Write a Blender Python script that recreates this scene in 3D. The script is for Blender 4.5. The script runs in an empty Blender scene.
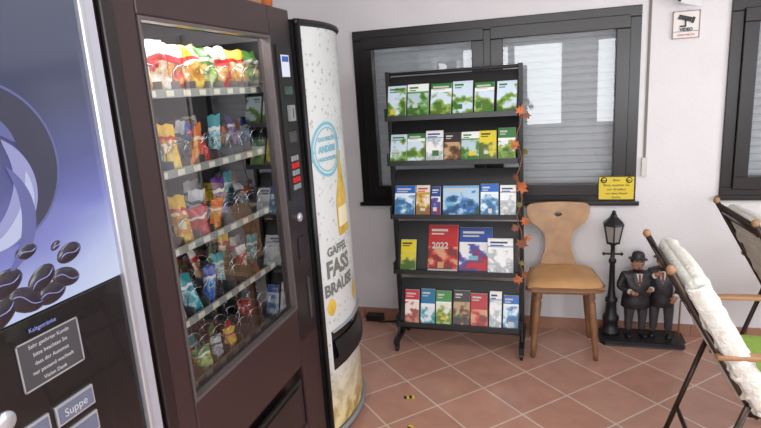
import bpy, math, random
from mathutils import Vector, Matrix, noise
random.seed(7)
S=bpy.context.scene
S.view_settings.view_transform='Standard'
S.view_settings.look='None'
S.view_settings.exposure=0.0
pi=math.pi
# ---------------------------------------------------------------- camera
f=555.0
Yc=Vector((166,136,-f)).normalized()
D=Vector((157,-2400,-f)); D=(D-Yc*D.dot(Yc)).normalized()
Zc=-D; Xc=Yc.cross(Zc)
M=Matrix((Xc,Yc,Zc)).to_4x4()
cd=bpy.data.cameras.new("camera"); cam=bpy.data.objects.new("camera",cd)
S.collection.objects.link(cam)
cd.sensor_width=36; cd.lens=36*f/761; cd.clip_start=0.02
cam.matrix_world=Matrix.Translation((0,0,1.6))@M
S.camera=cam
# ---------------------------------------------------------------- materials
def c(r,g,b):
    def l(v):
        v/=255.0
        return v/12.92 if v<=0.04045 else ((v+0.055)/1.055)**2.4
    return (l(r),l(g),l(b),1)
MATS={}
def mat(name,col=(.5,.5,.5,1),rough=.5,metal=0,var=0.0,vscale=8,bump=0,bscale=80,emit=0,spec=.5,coat=0,dark=False):
    if name in MATS: return MATS[name]
    m=bpy.data.materials.new(name); m.use_nodes=True
    nt=m.node_tree; b=nt.nodes["Principled BSDF"]
    b.inputs["Base Color"].default_value=(.03,.03,.04,1) if dark else col
    b.inputs["Roughness"].default_value=rough
    b.inputs["Metallic"].default_value=metal
    b.inputs["Specular IOR Level"].default_value=spec
    b.inputs["Coat Weight"].default_value=coat
    if emit:
        b.inputs["Emission Color"].default_value=col; b.inputs["Emission Strength"].default_value=emit
    tc=nt.nodes.new("ShaderNodeTexCoord")
    if var:
        n=nt.nodes.new("ShaderNodeTexNoise"); n.inputs["Scale"].default_value=vscale; n.inputs["Detail"].default_value=4
        nt.links.new(tc.outputs["Object"],n.inputs["Vector"])
        r=nt.nodes.new("ShaderNodeValToRGB")
        r.color_ramp.elements[0].position=.3; r.color_ramp.elements[1].position=.7
        r.color_ramp.elements[0].color=tuple(v*(1-var) for v in col[:3])+(1,)
        r.color_ramp.elements[1].color=tuple(min(1,v*(1+var)) for v in col[:3])+(1,)
        nt.links.new(n.outputs["Fac"],r.inputs["Fac"]); nt.links.new(r.outputs["Color"],b.inputs["Base Color"])
    if bump:
        n=nt.nodes.new("ShaderNodeTexNoise"); n.inputs["Scale"].default_value=bscale; n.inputs["Detail"].default_value=3
        nt.links.new(tc.outputs["Object"],n.inputs["Vector"])
        bp=nt.nodes.new("ShaderNodeBump"); bp.inputs["Strength"].default_value=bump; bp.inputs["Distance"].default_value=.01
        nt.links.new(n.outputs["Fac"],bp.inputs["Height"]); nt.links.new(bp.outputs["Normal"],b.inputs["Normal"])
    MATS[name]=m; return m
def cover(name,top,band,a,b2,sky=None,rough=.35,split=(.26,.34),smooth=False,scale=22):
    """printed paper: UV split in header / stripe / picture (noise)"""
    if name in MATS: return MATS[name]
    m=bpy.data.materials.new(name); m.use_nodes=True
    nt=m.node_tree; L=nt.links; b=nt.nodes["Principled BSDF"]; b.inputs["Roughness"].default_value=rough
    uv=nt.nodes.new("ShaderNodeTexCoord"); sp=nt.nodes.new("ShaderNodeSeparateXYZ"); L.new(uv.outputs["UV"],sp.inputs[0])
    n=nt.nodes.new("ShaderNodeTexNoise"); n.inputs["Scale"].default_value=scale; n.inputs["Detail"].default_value=3
    L.new(uv.outputs["Object"],n.inputs["Vector"])
    r=nt.nodes.new("ShaderNodeValToRGB"); cr=r.color_ramp; cr.interpolation='EASE' if smooth else 'CONSTANT'
    cr.elements[0].position=.3 if smooth else 0; cr.elements[0].color=a
    cr.elements[1].position=.5; cr.elements[1].color=b2
    e=cr.elements.new(.43); e.color=tuple((a[i]+b2[i])/2*(.6 if smooth else 1) for i in range(3))+(1,)
    e=cr.elements.new(.6); e.color=sky if sky else a
    ad=nt.nodes.new("ShaderNodeMath"); ad.operation='MULTIPLY_ADD'; ad.inputs[1].default_value=.35; ad.inputs[2].default_value=-.12
    L.new(sp.outputs[1],ad.inputs[0])
    a2=nt.nodes.new("ShaderNodeMath"); a2.operation='ADD'; L.new(n.outputs["Fac"],a2.inputs[0]); L.new(ad.outputs[0],a2.inputs[1])
    L.new(a2.outputs[0],r.inputs["Fac"])
    r2=nt.nodes.new("ShaderNodeMath"); r2.operation='GREATER_THAN'; r2.inputs[1].default_value=1-split[1]; L.new(sp.outputs[1],r2.inputs[0])
    mx=nt.nodes.new("ShaderNodeMix"); mx.data_type='RGBA'; L.new(r2.outputs[0],mx.inputs[0]); L.new(r.outputs["Color"],mx.inputs[6]); mx.inputs[7].default_value=band
    r3=nt.nodes.new("ShaderNodeMath"); r3.operation='GREATER_THAN'; r3.inputs[1].default_value=1-split[0]; L.new(sp.outputs[1],r3.inputs[0])
    m2=nt.nodes.new("ShaderNodeMix"); m2.data_type='RGBA'; L.new(r3.outputs[0],m2.inputs[0]); L.new(mx.outputs[2],m2.inputs[6]); m2.inputs[7].default_value=top
    L.new(m2.outputs[2],b.inputs["Base Color"])
    MATS[name]=m; return m
def glassmat(name,tint=(1,1,1,1),refl=1.0):
    m=bpy.data.materials.new(name); m.use_nodes=True; nt=m.node_tree; nt.nodes.clear(); L=nt.links
    o=nt.nodes.new("ShaderNodeOutputMaterial"); t=nt.nodes.new("ShaderNodeBsdfTransparent"); t.inputs[0].default_value=tint
    g=nt.nodes.new("ShaderNodeBsdfGlossy"); g.inputs["Roughness"].default_value=.01
    fr=nt.nodes.new("ShaderNodeFresnel"); fr.inputs[0].default_value=1.5
    mu=nt.nodes.new("ShaderNodeMath"); mu.operation='MULTIPLY'; mu.inputs[1].default_value=refl; mu.use_clamp=True
    L.new(fr.outputs[0],mu.inputs[0]); mx=nt.nodes.new("ShaderNodeMixShader")
    L.new(mu.outputs[0],mx.inputs[0]); L.new(t.outputs[0],mx.inputs[1]); L.new(g.outputs[0],mx.inputs[2]); L.new(mx.outputs[0],o.inputs[0])
    MATS[name]=m; return m
black=mat("black_plastic",c(24,24,26),.45,var=.15)
blackm=mat("black_metal",c(30,30,32),.4,metal=.2)
brown=mat("vending_brown",c(50,34,35),.36,var=.08,vscale=3)
brownd=mat("vending_brown_dark",c(30,22,24),.3)
framem=mat("window_frame_dark",c(30,26,28),.3,var=.1,vscale=4)
silver=mat("silver_trim",c(190,192,200),.28,metal=.6)
chrome=mat("wire_steel",c(185,185,190),.25,metal=.9)
white=mat("white_plastic",c(225,225,225),.45)
greyp=mat("grey_plastic",c(130,132,136),.45)
wood=mat("chair_wood",c(172,134,98),.4,var=.16,vscale=14)
woodd=mat("chair_wood_dark",c(128,90,62),.4,var=.2,vscale=14)
tan=mat("seat_pad_tan",c(192,146,98),.5,var=.12,vscale=9,bump=.15,bscale=30)
cream=mat("cream_fabric",c(214,213,205),.95,var=.08,vscale=16,bump=.7,bscale=60)
greenf=mat("green_fabric",c(122,150,62),.9,var=.1,vscale=20,bump=.3,bscale=120)
meshf=mat("dark_mesh_fabric",c(62,54,48),.8,var=.15,vscale=60,bump=.3,bscale=200)
tubem=mat("brown_tube",c(62,48,42),.35,metal=.4)
armwood=mat("armrest_wood",c(158,118,84),.45,var=.15,vscale=18)
yellow=mat("yellow_sign",c(214,190,50),.5)
redm=mat("red_plastic",c(190,30,35),.4)
skin=mat("statue_skin",c(170,120,95),.5,var=.06)
coatm=mat("statue_coat",c(40,38,42),.45,var=.2,vscale=30)
trous=mat("statue_trousers",c(62,60,64),.5,var=.2,vscale=30)
shirt=mat("statue_shirt",c(200,198,190),.5)
iron=mat("lamp_iron",c(38,38,40),.4,metal=.3,var=.2,vscale=25)
lampglass=mat("lamp_glass",c(150,150,145),.15)
# ---------------------------------------------------------------- mesh builder
def empty(name,loc=(0,0,0)):
    o=bpy.data.objects.new(name,None); S.collection.objects.link(o); o.location=loc; o.empty_display_size=.1; return o
class B:
    def __init__(s,name,parent=None,T=None):
        s.name=name; s.parent=parent; s.v=[]; s.f=[]; s.m=[]; s.sm=[]; s.uv=[]; s.mats=[]; s.T=T or Matrix()
    def mi(s,m):
        if m not in s.mats: s.mats.append(m)
        return s.mats.index(m)
    def add(s,vs,fs,m,smooth=False,uvs=None):
        o=len(s.v); s.v+= [s.T@Vector(p) for p in vs]; k=s.mi(m)
        for i,fc in enumerate(fs):
            s.f.append([o+j for j in fc]); s.m.append(k); s.sm.append(smooth)
            s.uv.append([uvs[j] for j in fc] if uvs else [(0,0)]*len(fc))
    def box(s,x0,x1,y0,y1,z0,z1,m,R=None):
        vs=[(x,y,z) for x in(x0,x1) for y in(y0,y1) for z in(z0,z1)]
        if R: vs=[R@Vector(p) for p in vs]
        s.add(vs,[(0,1,3,2),(4,6,7,5),(0,4,5,1),(2,3,7,6),(0,2,6,4),(1,5,7,3)],m)
    def quad(s,p,m):
        s.add(p,[(0,1,2,3)],m,uvs=[(0,0),(1,0),(1,1),(0,1)])
    def tube(s,pts,r,m,n=8,caps=True,smooth=True):
        pts=[Vector(p) for p in pts]; rs=r if isinstance(r,(list,tuple)) else [r]*len(pts)
        vs=[];fs=[]; ref=None
        for i,p in enumerate(pts):
            d=(pts[min(i+1,len(pts)-1)]-pts[max(i-1,0)]).normalized()
            if ref is None: ref=Vector((0,0,1)) if abs(d.z)<.9 else Vector((1,0,0))
            u=(ref-d*ref.dot(d)).normalized(); ref=u; w=d.cross(u)
            for k in range(n):
                a=2*pi*k/n; vs.append(p+(u*math.cos(a)+w*math.sin(a))*rs[i])
        for i in range(len(pts)-1):
            for k in range(n):
                fs.append((i*n+k,i*n+(k+1)%n,(i+1)*n+(k+1)%n,(i+1)*n+k))
        if caps:
            fs.append(tuple(range(n))[::-1]); fs.append(tuple((len(pts)-1)*n+k for k in range(n)))
        s.add(vs,fs,m,smooth)
    def ell(s,ct,r,m,R=None,nu=14,nv=9):
        ct=Vector(ct);vs=[];fs=[]
        for j in range(nv+1):
            t=pi*j/nv
            for k in range(nu):
                a=2*pi*k/nu; p=Vector((r[0]*math.sin(t)*math.cos(a),r[1]*math.sin(t)*math.sin(a),r[2]*math.cos(t)))
                if R: p=R@p
                vs.append(ct+p)
        for j in range(nv):
            for k in range(nu): fs.append((j*nu+k,(j+1)*nu+k,(j+1)*nu+(k+1)%nu,j*nu+(k+1)%nu))
        s.add(vs,fs,m,True)
    def lathe(s,prof,ct,m,n=20,sx=1,sy=1,R=None,smooth=True):
        ct=Vector(ct);vs=[];fs=[]
        for r,z in prof:
            for k in range(n):
                a=2*pi*k/n; p=Vector((r*sx*math.cos(a),r*sy*math.sin(a),z))
                if R: p=R@p
                vs.append(ct+p)
        for j in range(len(prof)-1):
            for k in range(n): fs.append((j*n+k,j*n+(k+1)%n,(j+1)*n+(k+1)%n,(j+1)*n+k))
        fs.append(tuple(range(n))[::-1]); fs.append(tuple((len(prof)-1)*n+k for k in range(n)))
        s.add(vs,fs,m,smooth)
    def extr(s,poly,fn,d0,d1,m):
        n=len(poly); vs=[fn(a,b,d0) for a,b in poly]+[fn(a,b,d1) for a,b in poly]
        fs=[tuple(range(n)),tuple(range(n,2*n))[::-1]]+[(i,(i+1)%n+0,(i+1)%n+n,i+n) for i in range(n)]
        s.add(vs,fs,m)
    def grid(s,fn,nu,nv,m,smooth=True):
        vs=[];uv=[]
        for j in range(nv+1):
            for i in range(nu+1): vs.append(fn(i/nu,j/nv)); uv.append((i/nu,j/nv))
        fs=[(j*(nu+1)+i,j*(nu+1)+i+1,(j+1)*(nu+1)+i+1,(j+1)*(nu+1)+i) for j in range(nv) for i in range(nu)]
        s.add(vs,fs,m,smooth,uv)
    def done(s,bevel=0,solid=0,sub=0,weld=False):
        me=bpy.data.meshes.new(s.name); me.from_pydata([tuple(p) for p in s.v],[],s.f)
        for m in s.mats: me.materials.append(m)
        ul=me.uv_layers.new(name="UVMap"); li=0
        for i,p in enumerate(me.polygons):
            p.material_index=s.m[i]; p.use_smooth=s.sm[i]
            for q,l in enumerate(p.loop_indices): ul.data[l].uv=s.uv[i][q]
        o=bpy.data.objects.new(s.name,me); S.collection.objects.link(o)
        if s.parent: o.parent=s.parent
        if solid: md=o.modifiers.new("s","SOLIDIFY"); md.thickness=solid; md.offset=0
        if sub: md=o.modifiers.new("u","SUBSURF"); md.levels=sub; md.render_levels=sub
        if bevel:
            md=o.modifiers.new("b","BEVEL"); md.width=bevel; md.segments=2; md.limit_method='ANGLE'; md.angle_limit=math.radians(50)
        return o
def text(s,size,fn,m,name,parent,bold=0,sx=1):
    cu=bpy.data.curves.new("t","FONT"); cu.body=s; cu.size=size; cu.align_x='CENTER'; cu.align_y='CENTER'; cu.offset=bold; cu.resolution_u=3
    o=bpy.data.objects.new("t",cu); S.collection.objects.link(o)
    bpy.context.view_layer.update()
    me=bpy.data.meshes.new_from_object(o.evaluated_get(bpy.context.evaluated_depsgraph_get()))
    bpy.data.objects.remove(o)
    for v in me.vertices: v.co=Vector(fn(v.co.x*sx,v.co.y))
    me.materials.clear(); me.materials.append(m)
    ob=bpy.data.objects.new(name,me); S.collection.objects.link(ob)
    if parent: ob.parent=parent
    return ob
# ---------------------------------------------------------------- room
YW=3.55; XL=-1.85; XR=3.0; YF=-2.4; ZC=2.55
wallm=mat("plaster_white",c(220,217,219),.9,var=.02,vscale=5,bump=.14,bscale=110)
ceilm=mat("ceiling_white",c(228,226,224),.9,bump=.1)
fm=bpy.data.materials.new("terracotta_tiles"); fm.use_nodes=True; nt=fm.node_tree; L=nt.links; b=nt.nodes["Principled BSDF"]
tc=nt.nodes.new("ShaderNodeTexCoord"); mp=nt.nodes.new("ShaderNodeMapping"); mp.inputs["Rotation"].default_value=(0,0,math.radians(45)); mp.inputs["Location"].default_value=(.05,.1,0)
L.new(tc.outputs["Object"],mp.inputs[0])
br=nt.nodes.new("ShaderNodeTexBrick"); br.offset=0; br.squash=1
br.inputs["Scale"].default_value=1
br.inputs["Brick Width"].default_value=.3; br.inputs["Row Height"].default_value=.3; br.inputs["Mortar Size"].default_value=.005; br.inputs["Mortar Smooth"].default_value=.1
br.inputs["Color1"].default_value=c(186,142,124); br.inputs["Color2"].default_value=c(176,132,114); br.inputs["Mortar"].default_value=c(206,186,172)
L.new(mp.outputs[0],br.inputs["Vector"])
nz=nt.nodes.new("ShaderNodeTexNoise"); nz.inputs["Scale"].default_value=9; nz.inputs["Detail"].default_value=6; L.new(tc.outputs["Object"],nz.inputs["Vector"])
mx=nt.nodes.new("ShaderNodeMix"); mx.data_type='RGBA'; mx.blend_type='OVERLAY'; mx.inputs[0].default_value=.22
L.new(br.outputs["Color"],mx.inputs[6]); L.new(nz.outputs["Fac"],mx.inputs[7])
L.new(mx.outputs[2],b.inputs["Base Color"])
b.inputs["Roughness"].default_value=.2
bp=nt.nodes.new("ShaderNodeBump"); bp.invert=True; bp.inputs["Strength"].default_value=.4; bp.inputs["Distance"].default_value=.003
L.new(br.outputs["Fac"],bp.inputs["Height"]); L.new(bp.outputs[0],b.inputs["Normal"])
o=B("floor"); o.box(XL-.2,XR+.2,YF-.2,YW+.25,-.1,0,fm); o.done()
o=B("ceiling"); o.box(XL-.2,XR+.2,YF-.2,YW+.25,ZC,ZC+.1,ceilm); o.done()
W1=(-1.20,.51,.84,1.965); W2=(.95,2.45,.87,1.945)
def wall_holes(name,holes,a0,a1,fn):
    o=B(name); xs=a0
    for h in sorted(holes):
        o.box(*fn(xs,h[0],0,ZC),wallm); o.box(*fn(h[0],h[1],0,h[2]),wallm); o.box(*fn(h[0],h[1],h[3],ZC),wallm); xs=h[1]
    o.box(*fn(xs,a1,0,ZC),wallm); o.done()
wall_holes("wall_back",[W1,W2],XL-.2,XR+.2,lambda a,b,c0,d:(a,b,YW,YW+.25,c0,d))
wall_holes("wall_left",[],YF,YW,lambda a,b,c0,d:(XL-.2,XL,a,b,c0,d))
RH=(-.8,2.6,.9,2.2)
wall_holes("wall_right",[RH],YF,YW,lambda a,b,c0,d:(XR,XR+.2,a,b,c0,d))
FH=[(-1.4,.3,.8,2.2),(.7,2.5,.8,2.2)]
wall_holes("wall_front",FH,XL-.2,XR+.2,lambda a,b,c0,d:(a,b,YF-.2,YF,c0,d))
base=mat("baseboard_tile",c(160,116,98),.35,var=.1,vscale=6)
o=B("baseboard_back"); x=XL
while x<XR-.01:
    o.box(x+.002,min(x+.298,XR),YW-.012,YW,0,.075,base); x+=.3
o.done()
wg=glassmat("window_glass",(.93,.94,.95,1),1.7)
shut=mat("shutter_slat_glow",c(190,193,196),.55,var=.03,emit=.11)  # faint emission stands in for daylight coming through the slats
def window(name,W,nsash,yf=YW):
    E=empty(name); x0,x1,z0,z1=W; fw=.06; sw=.072
    o=B("frame",E)
    y0=yf-.015;y1=yf+.07
    o.box(x0,x1,y0,y1,z1-fw,z1,framem); o.box(x0,x1,y0,y1,z0,z0+fw,framem)
    o.box(x0,x0+fw,y0,y1,z0+fw,z1-fw,framem); o.box(x1-fw,x1,y0,y1,z0+fw,z1-fw,framem)
    if nsash==2:
        xm=(x0+x1)/2; o.box(xm-.025,xm+.025,y0,y1,z0+fw,z1-fw,framem); mid=[(x0+fw,xm-.02),(xm+.02,x1-fw)]
    else: mid=[(x0+fw,x1-fw)]
    o.box(x0-.02,x1+.02,yf-.03,yf-.015,z0-.015,z0+.012,framem)
    o.done(.004)
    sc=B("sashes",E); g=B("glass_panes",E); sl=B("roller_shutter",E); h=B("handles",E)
    for i,(a,b_) in enumerate(mid):
        ys=yf-.032;ye=yf+.03; zz0=z0+fw-.012; zz1=z1-fw+.012
        sc.box(a,b_,ys,ye,zz1-sw,zz1,framem); sc.box(a,b_,ys,ye,zz0,zz0+sw,framem)
        sc.box(a,a+sw,ys,ye,zz0+sw,zz1-sw,framem); sc.box(b_-sw,b_,ys,ye,zz0+sw,zz1-sw,framem)
        g.quad([(a+sw,yf,zz0+sw),(b_-sw,yf,zz0+sw),(b_-sw,yf,zz1-sw),(a+sw,yf,zz1-sw)],wg)
        hx=(b_-.035) if i==0 else a+.035; zc=(z0+z1)/2
        h.box(hx-.012,hx+.012,ys-.012,ys,zc-.03,zc+.03,silver); h.box(hx-.008,hx+.008,ys-.04,ys-.012,zc-.005,zc+.01,blackm); h.box(hx-.009,hx+.009,ys-.045,ys-.032,zc-.11,zc+.01,blackm)
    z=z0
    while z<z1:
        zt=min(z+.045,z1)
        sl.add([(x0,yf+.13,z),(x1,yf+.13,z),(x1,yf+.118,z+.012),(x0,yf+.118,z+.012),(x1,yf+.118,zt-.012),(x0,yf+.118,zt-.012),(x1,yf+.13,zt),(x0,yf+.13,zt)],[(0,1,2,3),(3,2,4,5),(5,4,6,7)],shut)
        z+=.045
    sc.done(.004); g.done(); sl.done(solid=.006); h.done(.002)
window("window_1",W1,2); window("window_2",W2,1)
def bigframe(name,holes,ax):
    E=empty(name); o=B("frame",E); wf=white
    for (a,b_,z0,z1) in holes:
        for (p,q,r,s_) in [(a,b_,z0,z0+.07),(a,b_,z1-.07,z1),(a,a+.07,z0,z1),(b_-.07,b_,z0,z1),((a+b_)/2-.05,(a+b_)/2+.05,z0,z1)]:
            if ax=='y': o.box(p,q,YF-.12,YF-.05,r,s_,wf)
            else: o.box(XR+.05,XR+.12,p,q,r,s_,wf)
    o.done()
bigframe("window_3",FH,'y'); bigframe("window_4",[RH],'x')
# ---------------------------------------------------------------- lights
w=bpy.data.worlds.new("world"); S.world=w; w.use_nodes=True
bg=w.node_tree.nodes["Background"]; bg.inputs[0].default_value=(.82,.90,1,1); bg.inputs[1].default_value=1.5
def area(name,loc,rot,sx,sy,e,col=(1,1,1)):
    l=bpy.data.lights.new(name,'AREA'); l.shape='RECTANGLE'; l.size=sx; l.size_y=sy; l.energy=e; l.color=col
    o=bpy.data.objects.new(name,l); S.collection.objects.link(o); o.location=loc; o.rotation_euler=rot; return o
area("window_daylight_rear",(-.55,YF-.25,1.5),(pi/2,0,0),1.6,1.3,58,(.95,.98,1))
area("window_daylight_rear.001",(1.6,YF-.25,1.5),(pi/2,0,0),1.7,1.3,60,(.95,.98,1))
area("window_daylight_side",(XR+.25,.9,1.55),(0,pi/2,0),1.25,3.2,80,(.95,.98,1))
area("added_ceiling_fill",(.5,1.2,ZC-.09),(0,0,0),1.6,.9,28,(1,.98,.96))  # unseen overhead lamp, added as soft fill for the room
o=B("added_fill_housing"); o.box(-.35,1.35,.7,1.7,ZC-.07,ZC,white); o.done(.01)  # out-of-view housing for the added overhead fill
# ---------------------------------------------------------------- coffee machine
E=empty("coffee_vending_machine"); XF=-.93
o=B("cabinet",E)
o.box(-1.6,XF-.03,.36,1.04,.03,1.86,black); o.done(.006)
o=B("lower_front",E); glossb=mat("gloss_black",c(20,20,23),.18,coat=.3)
o.box(XF-.03,XF,.38,.985,.1,1.222,glossb); o.box(XF-.03,XF+.012,.985,1.0,.1,1.85,silver); o.box(XF-.03,XF+.004,1.0,1.035,.1,1.85,mat("pale_trim",c(176,178,190),.3,metal=.3)); o.done(.003)
pm=bpy.data.materials.new("backlit_poster"); pm.use_nodes=True; nt=pm.node_tree; L=nt.links; b=nt.nodes["Principled BSDF"]
tc=nt.nodes.new("ShaderNodeTexCoord"); sp=nt.nodes.new("ShaderNodeSeparateXYZ"); L.new(tc.outputs["UV"],sp.inputs[0])
n=nt.nodes.new("ShaderNodeTexNoise"); n.inputs["Scale"].default_value=2.2; n.inputs["Detail"].default_value=1; L.new(tc.outputs["UV"],n.inputs["Vector"])
ma=nt.nodes.new("ShaderNodeMath"); ma.operation='MULTIPLY_ADD'; ma.inputs[1].default_value=.2; ma.inputs[2].default_value=.12; L.new(n.outputs["Fac"],ma.inputs[0])
mu_=nt.nodes.new("ShaderNodeMath"); mu_.operation='MULTIPLY_ADD'; mu_.inputs[1].default_value=-.24; L.new(sp.outputs[0],mu_.inputs[0]); L.new(ma.outputs[0],mu_.inputs[2])
mb=nt.nodes.new("ShaderNodeMath"); L.new(sp.outputs[1],mb.inputs[0]); L.new(mu_.outputs[0],mb.inputs[1])
r=nt.nodes.new("ShaderNodeValToRGB"); L.new(mb.outputs[0],r.inputs[0]); cr=r.color_ramp
cr.elements[0].position=.0; cr.elements[0].color=c(215,224,250)
cr.elements[1].position=1; cr.elements[1].color=c(70,82,100)
for p_,cc in ((.12,c(196,206,246)),(.26,c(128,134,206)),(.44,c(74,80,142)),(.66,c(52,60,88))):
    e=cr.elements.new(p_); e.color=cc
L.new(r.outputs[0],b.inputs["Emission Color"]); b.inputs["Emission Strength"].default_value=.8; b.inputs["Base Color"].default_value=(.03,.03,.045,1); b.inputs["Roughness"].default_value=.1
o=B("backlit_panel",E); o.box(XF-.03,XF-.004,.38,.985,1.222,1.86,black); o.quad([(XF,.38,1.225),(XF,.985,1.225),(XF,.985,1.855),(XF,.38,1.855)],pm); o.done()
pale=mat("poster_lavender",c(160,162,214),.2,emit=.8,dark=True); pdark=mat("poster_navy",c(40,43,68),.2,emit=.7,dark=True); pmid=mat("poster_violet",c(104,108,176),.2,emit=.7,dark=True); psky=mat("poster_pale",c(200,206,240),.2,emit=.8,dark=True)
def crescent(o,cy,cz,r0,r1,a0,a1,m,sy=1,off=.001,n=40):
    vs=[];fs=[]
    for i in range(n+1):
        t=i/n; a=a0+(a1-a0)*t; wd=(r1-r0)*math.sin(pi*t)**.7
        for rr in (r1-wd,r1): vs.append((XF+off,cy+rr*sy*math.cos(a),cz+rr*math.sin(a)))
    for i in range(n): fs.append((2*i,2*i+1,2*i+3,2*i+2))
    o.add(vs,fs,m)
o=B("poster_swirl",E)
crescent(o,.725,1.51,.07,.145,-1.3,2.6,pdark,1.0,.0012)
crescent(o,.725,1.51,.135,.150,-1.5,1.9,pmid,1.0,.0010)
crescent(o,.715,1.465,.045,.10,-2.2,1.1,pale,1.0,.002)
crescent(o,.71,1.455,.065,.095,-1.9,.4,psky,1.0,.0023)
crescent(o,.71,1.53,.04,.08,.2,2.9,pmid,1.0,.0026)
crescent(o,.69,1.42,.08,.11,-1.3,.9,pmid,1.0,.003)
o.done()
bean=mat("coffee_bean",c(34,28,38),.3,coat=.5,emit=.12)
beanl=mat("coffee_bean_crease",c(110,114,165),.3,emit=.3)
o=B("poster_coffee_beans",E)
for (y,z,sz,a) in [(.71,1.30,.040,.3),(.745,1.257,.042,-.4),(.785,1.285,.036,.5),(.80,1.25,.036,.1),(.84,1.27,.034,-.3),(.858,1.315,.032,.25),(.765,1.345,.024,.2),(.83,1.338,.013,.5),(.69,1.25,.04,.5),(.66,1.30,.04,0),(.62,1.27,.04,.4),(.56,1.28,.04,-.4),(.50,1.26,.04,.4),(.44,1.28,.04,.1)]:
    R=Matrix.Rotation(a,3,'X')
    o.ell((XF+.001,y,z),(.004,sz,sz*.58),bean,R)
    pts=[Vector((XF+.0045,y,z))+R@Vector((0,sz*.8*(t*2-1),sz*.13*math.sin(t*2*pi))) for t in [i/8 for i in range(9)]]
    o.tube(pts,[.0004]+[.0012]*7+[.0004],beanl,5)
o.done()
bt=lambda y0,z0:(lambda a,b_:(XF+.0035,y0+a,z0+b_))
o=B("label_plate",E); lab=mat("label_grey",c(62,62,66),.4); o.box(XF,XF+.002,.702,.845,1.085,1.182,lab)
for (a,b_,p,q) in [(.702,.845,1.085,1.088),(.702,.845,1.179,1.182),(.702,.705,1.085,1.182),(.842,.845,1.085,1.182)]: o.box(XF+.002,XF+.003,a,b_,p,q,silver)
o.done()
ptxt=mat("print_white",c(190,190,196),.5,emit=.05)
for i,s_ in enumerate(["Sehr geehrter Kunde","bitte beachten Sie","dass der Automat","nur passend wechselt","Vielen Dank"]): text(s_,.011,bt(.773,1.168-i*.0175),ptxt,"label_text_%d"%i,E)
text("Kaltgetränke",.012,bt(.765,1.198),mat("print_blue",c(120,130,200),.5,emit=.2),"panel_text",E)
o=B("selection_buttons",E); btn=mat("button_blue_grey",c(96,102,122),.3)
for z in (1.005,.945,.885,.825,.765,.7):
    for y in (.44,.575,.69,.8):
        o.box(XF,XF+.006,y-.048,y+.048,z-.022,z+.022,silver); o.box(XF+.006,XF+.008,y-.043,y+.043,z-.017,z+.017,btn)
o.lathe([(.02,0),(.02,.006),(.014,.01)],(XF,.655,1.06),silver,R=Matrix.Rotation(pi/2,3,'Y'))
o.done(.001)
text("Suppe",.024,lambda a,b_:(XF+.0095,.797+a,1.005+b_),ptxt,"button_text_1",E)
text("Tee",.024,lambda a,b_:(XF+.0095,.69+a,1.005+b_),ptxt,"button_text_2",E)
# ---------------------------------------------------------------- snack machine
E=empty("snack_vending_machine"); XF=-.95
y0,y1=1.06,2.065; gy0,gy1=1.195,1.885; gz0,gz1=.765,1.81; TOP=1.915
intm=mat("cabinet_interior",c(52,50,54),.5)
o=B("cabinet",E)
o.box(-1.78,-1.0,y0,y0+.05,.04,TOP,brown); o.box(-1.78,-1.0,y1-.04,y1,.04,TOP,brown)
o.box(-1.78,-1.0,y0+.05,y1-.04,TOP-.05,TOP,brown); o.box(-1.78,-1.0,y0+.05,y1-.04,.04,.6,brown)
o.box(-1.78,-1.60,y0+.05,y1-.04,.6,TOP-.05,intm)
o.box(-1.60,-1.0,y1-.05,y1-.04,.6,TOP-.05,intm); o.box(-1.60,-1.0,gy0-.06,gy0-.04,.6,TOP-.05,intm)
for yy in (y0+.06,y1-.06):
    for xx in (-1.7,-1.08): o.lathe([(.02,0),(.02,.01),(.012,.01),(.012,.04)],(xx,yy,0),blackm,12)
o.done(.003)
o=B("door",E)
o.box(-.998,XF,y0+.005,gy0,.06,TOP,brown); o.box(-.998,XF,gy1,y1-.003,.06,TOP,brown)
o.box(-.998,XF,gy0,gy1,gz1,TOP,brown); o.box(-.998,XF,gy0,gy1,.52,gz0,brown); o.box(-.998,XF,gy0,gy1,.06,.26,brown)
o.box(-.998,XF-.03,gy0,gy1,.26,.52,brownd)
o.box(XF-.001,XF+.012,y0+.005,y0+.05,.06,TOP,brownd)
o.done(.006)
o=B("door_bezel",E)
for (a,b_,p,q) in [(gy0,gy0+.01,gz0,gz1),(gy1-.01,gy1,gz0,gz1),(gy0+.01,gy1-.01,gz0,gz0+.01),(gy0+.01,gy1-.01,gz1-.01,gz1)]: o.box(XF-.03,XF+.004,a,b_,p,q,mat("bezel_grey",c(96,88,88),.35,metal=.4))
o.box(XF,XF+.012,gy0+.05,gy1-.05,.29,.49,black); o.box(XF+.012,XF+.018,gy0+.08,gy1-.08,.31,.47,brownd)
o.box(XF,XF+.002,gy1+.004,y1-.01,.62,1.85,brownd)
o.done(.002)
vg=glassmat("vending_glass",(.96,.97,.97,1),2.6)
o=B("glass",E); o.quad([(XF-.02,gy0,gz0),(XF-.02,gy1,gz0),(XF-.02,gy1,gz1),(XF-.02,gy0,gz1)],vg); o.done()
o=B("control_panel",E); P=XF+.003
cy=1.975
o.box(P,P+.006,cy-.06,cy+.055,1.2,1.78,black)
o.box(P+.006,P+.008,cy-.035,cy+.03,1.665,1.745,mat("sticker_blue_white",c(205,215,230),.4)); o.box(P+.008,P+.0085,cy-.03,cy+.025,1.72,1.74,mat("sticker_blue",c(50,90,170),.4))
o.box(P+.006,P+.012,cy-.03,cy+.03,1.60,1.63,mat("lcd_green",c(60,80,70),.2))
o.box(P+.006,P+.02,cy-.02,cy+.02,1.50,1.56,greyp); o.box(P+.02,P+.021,cy-.003,cy+.003,1.51,1.55,black)
o.box(P+.006,P+.011,cy-.03,cy+.03,1.42,1.46,mat("dark_steel",c(90,90,95),.3,metal=.6))
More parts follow.
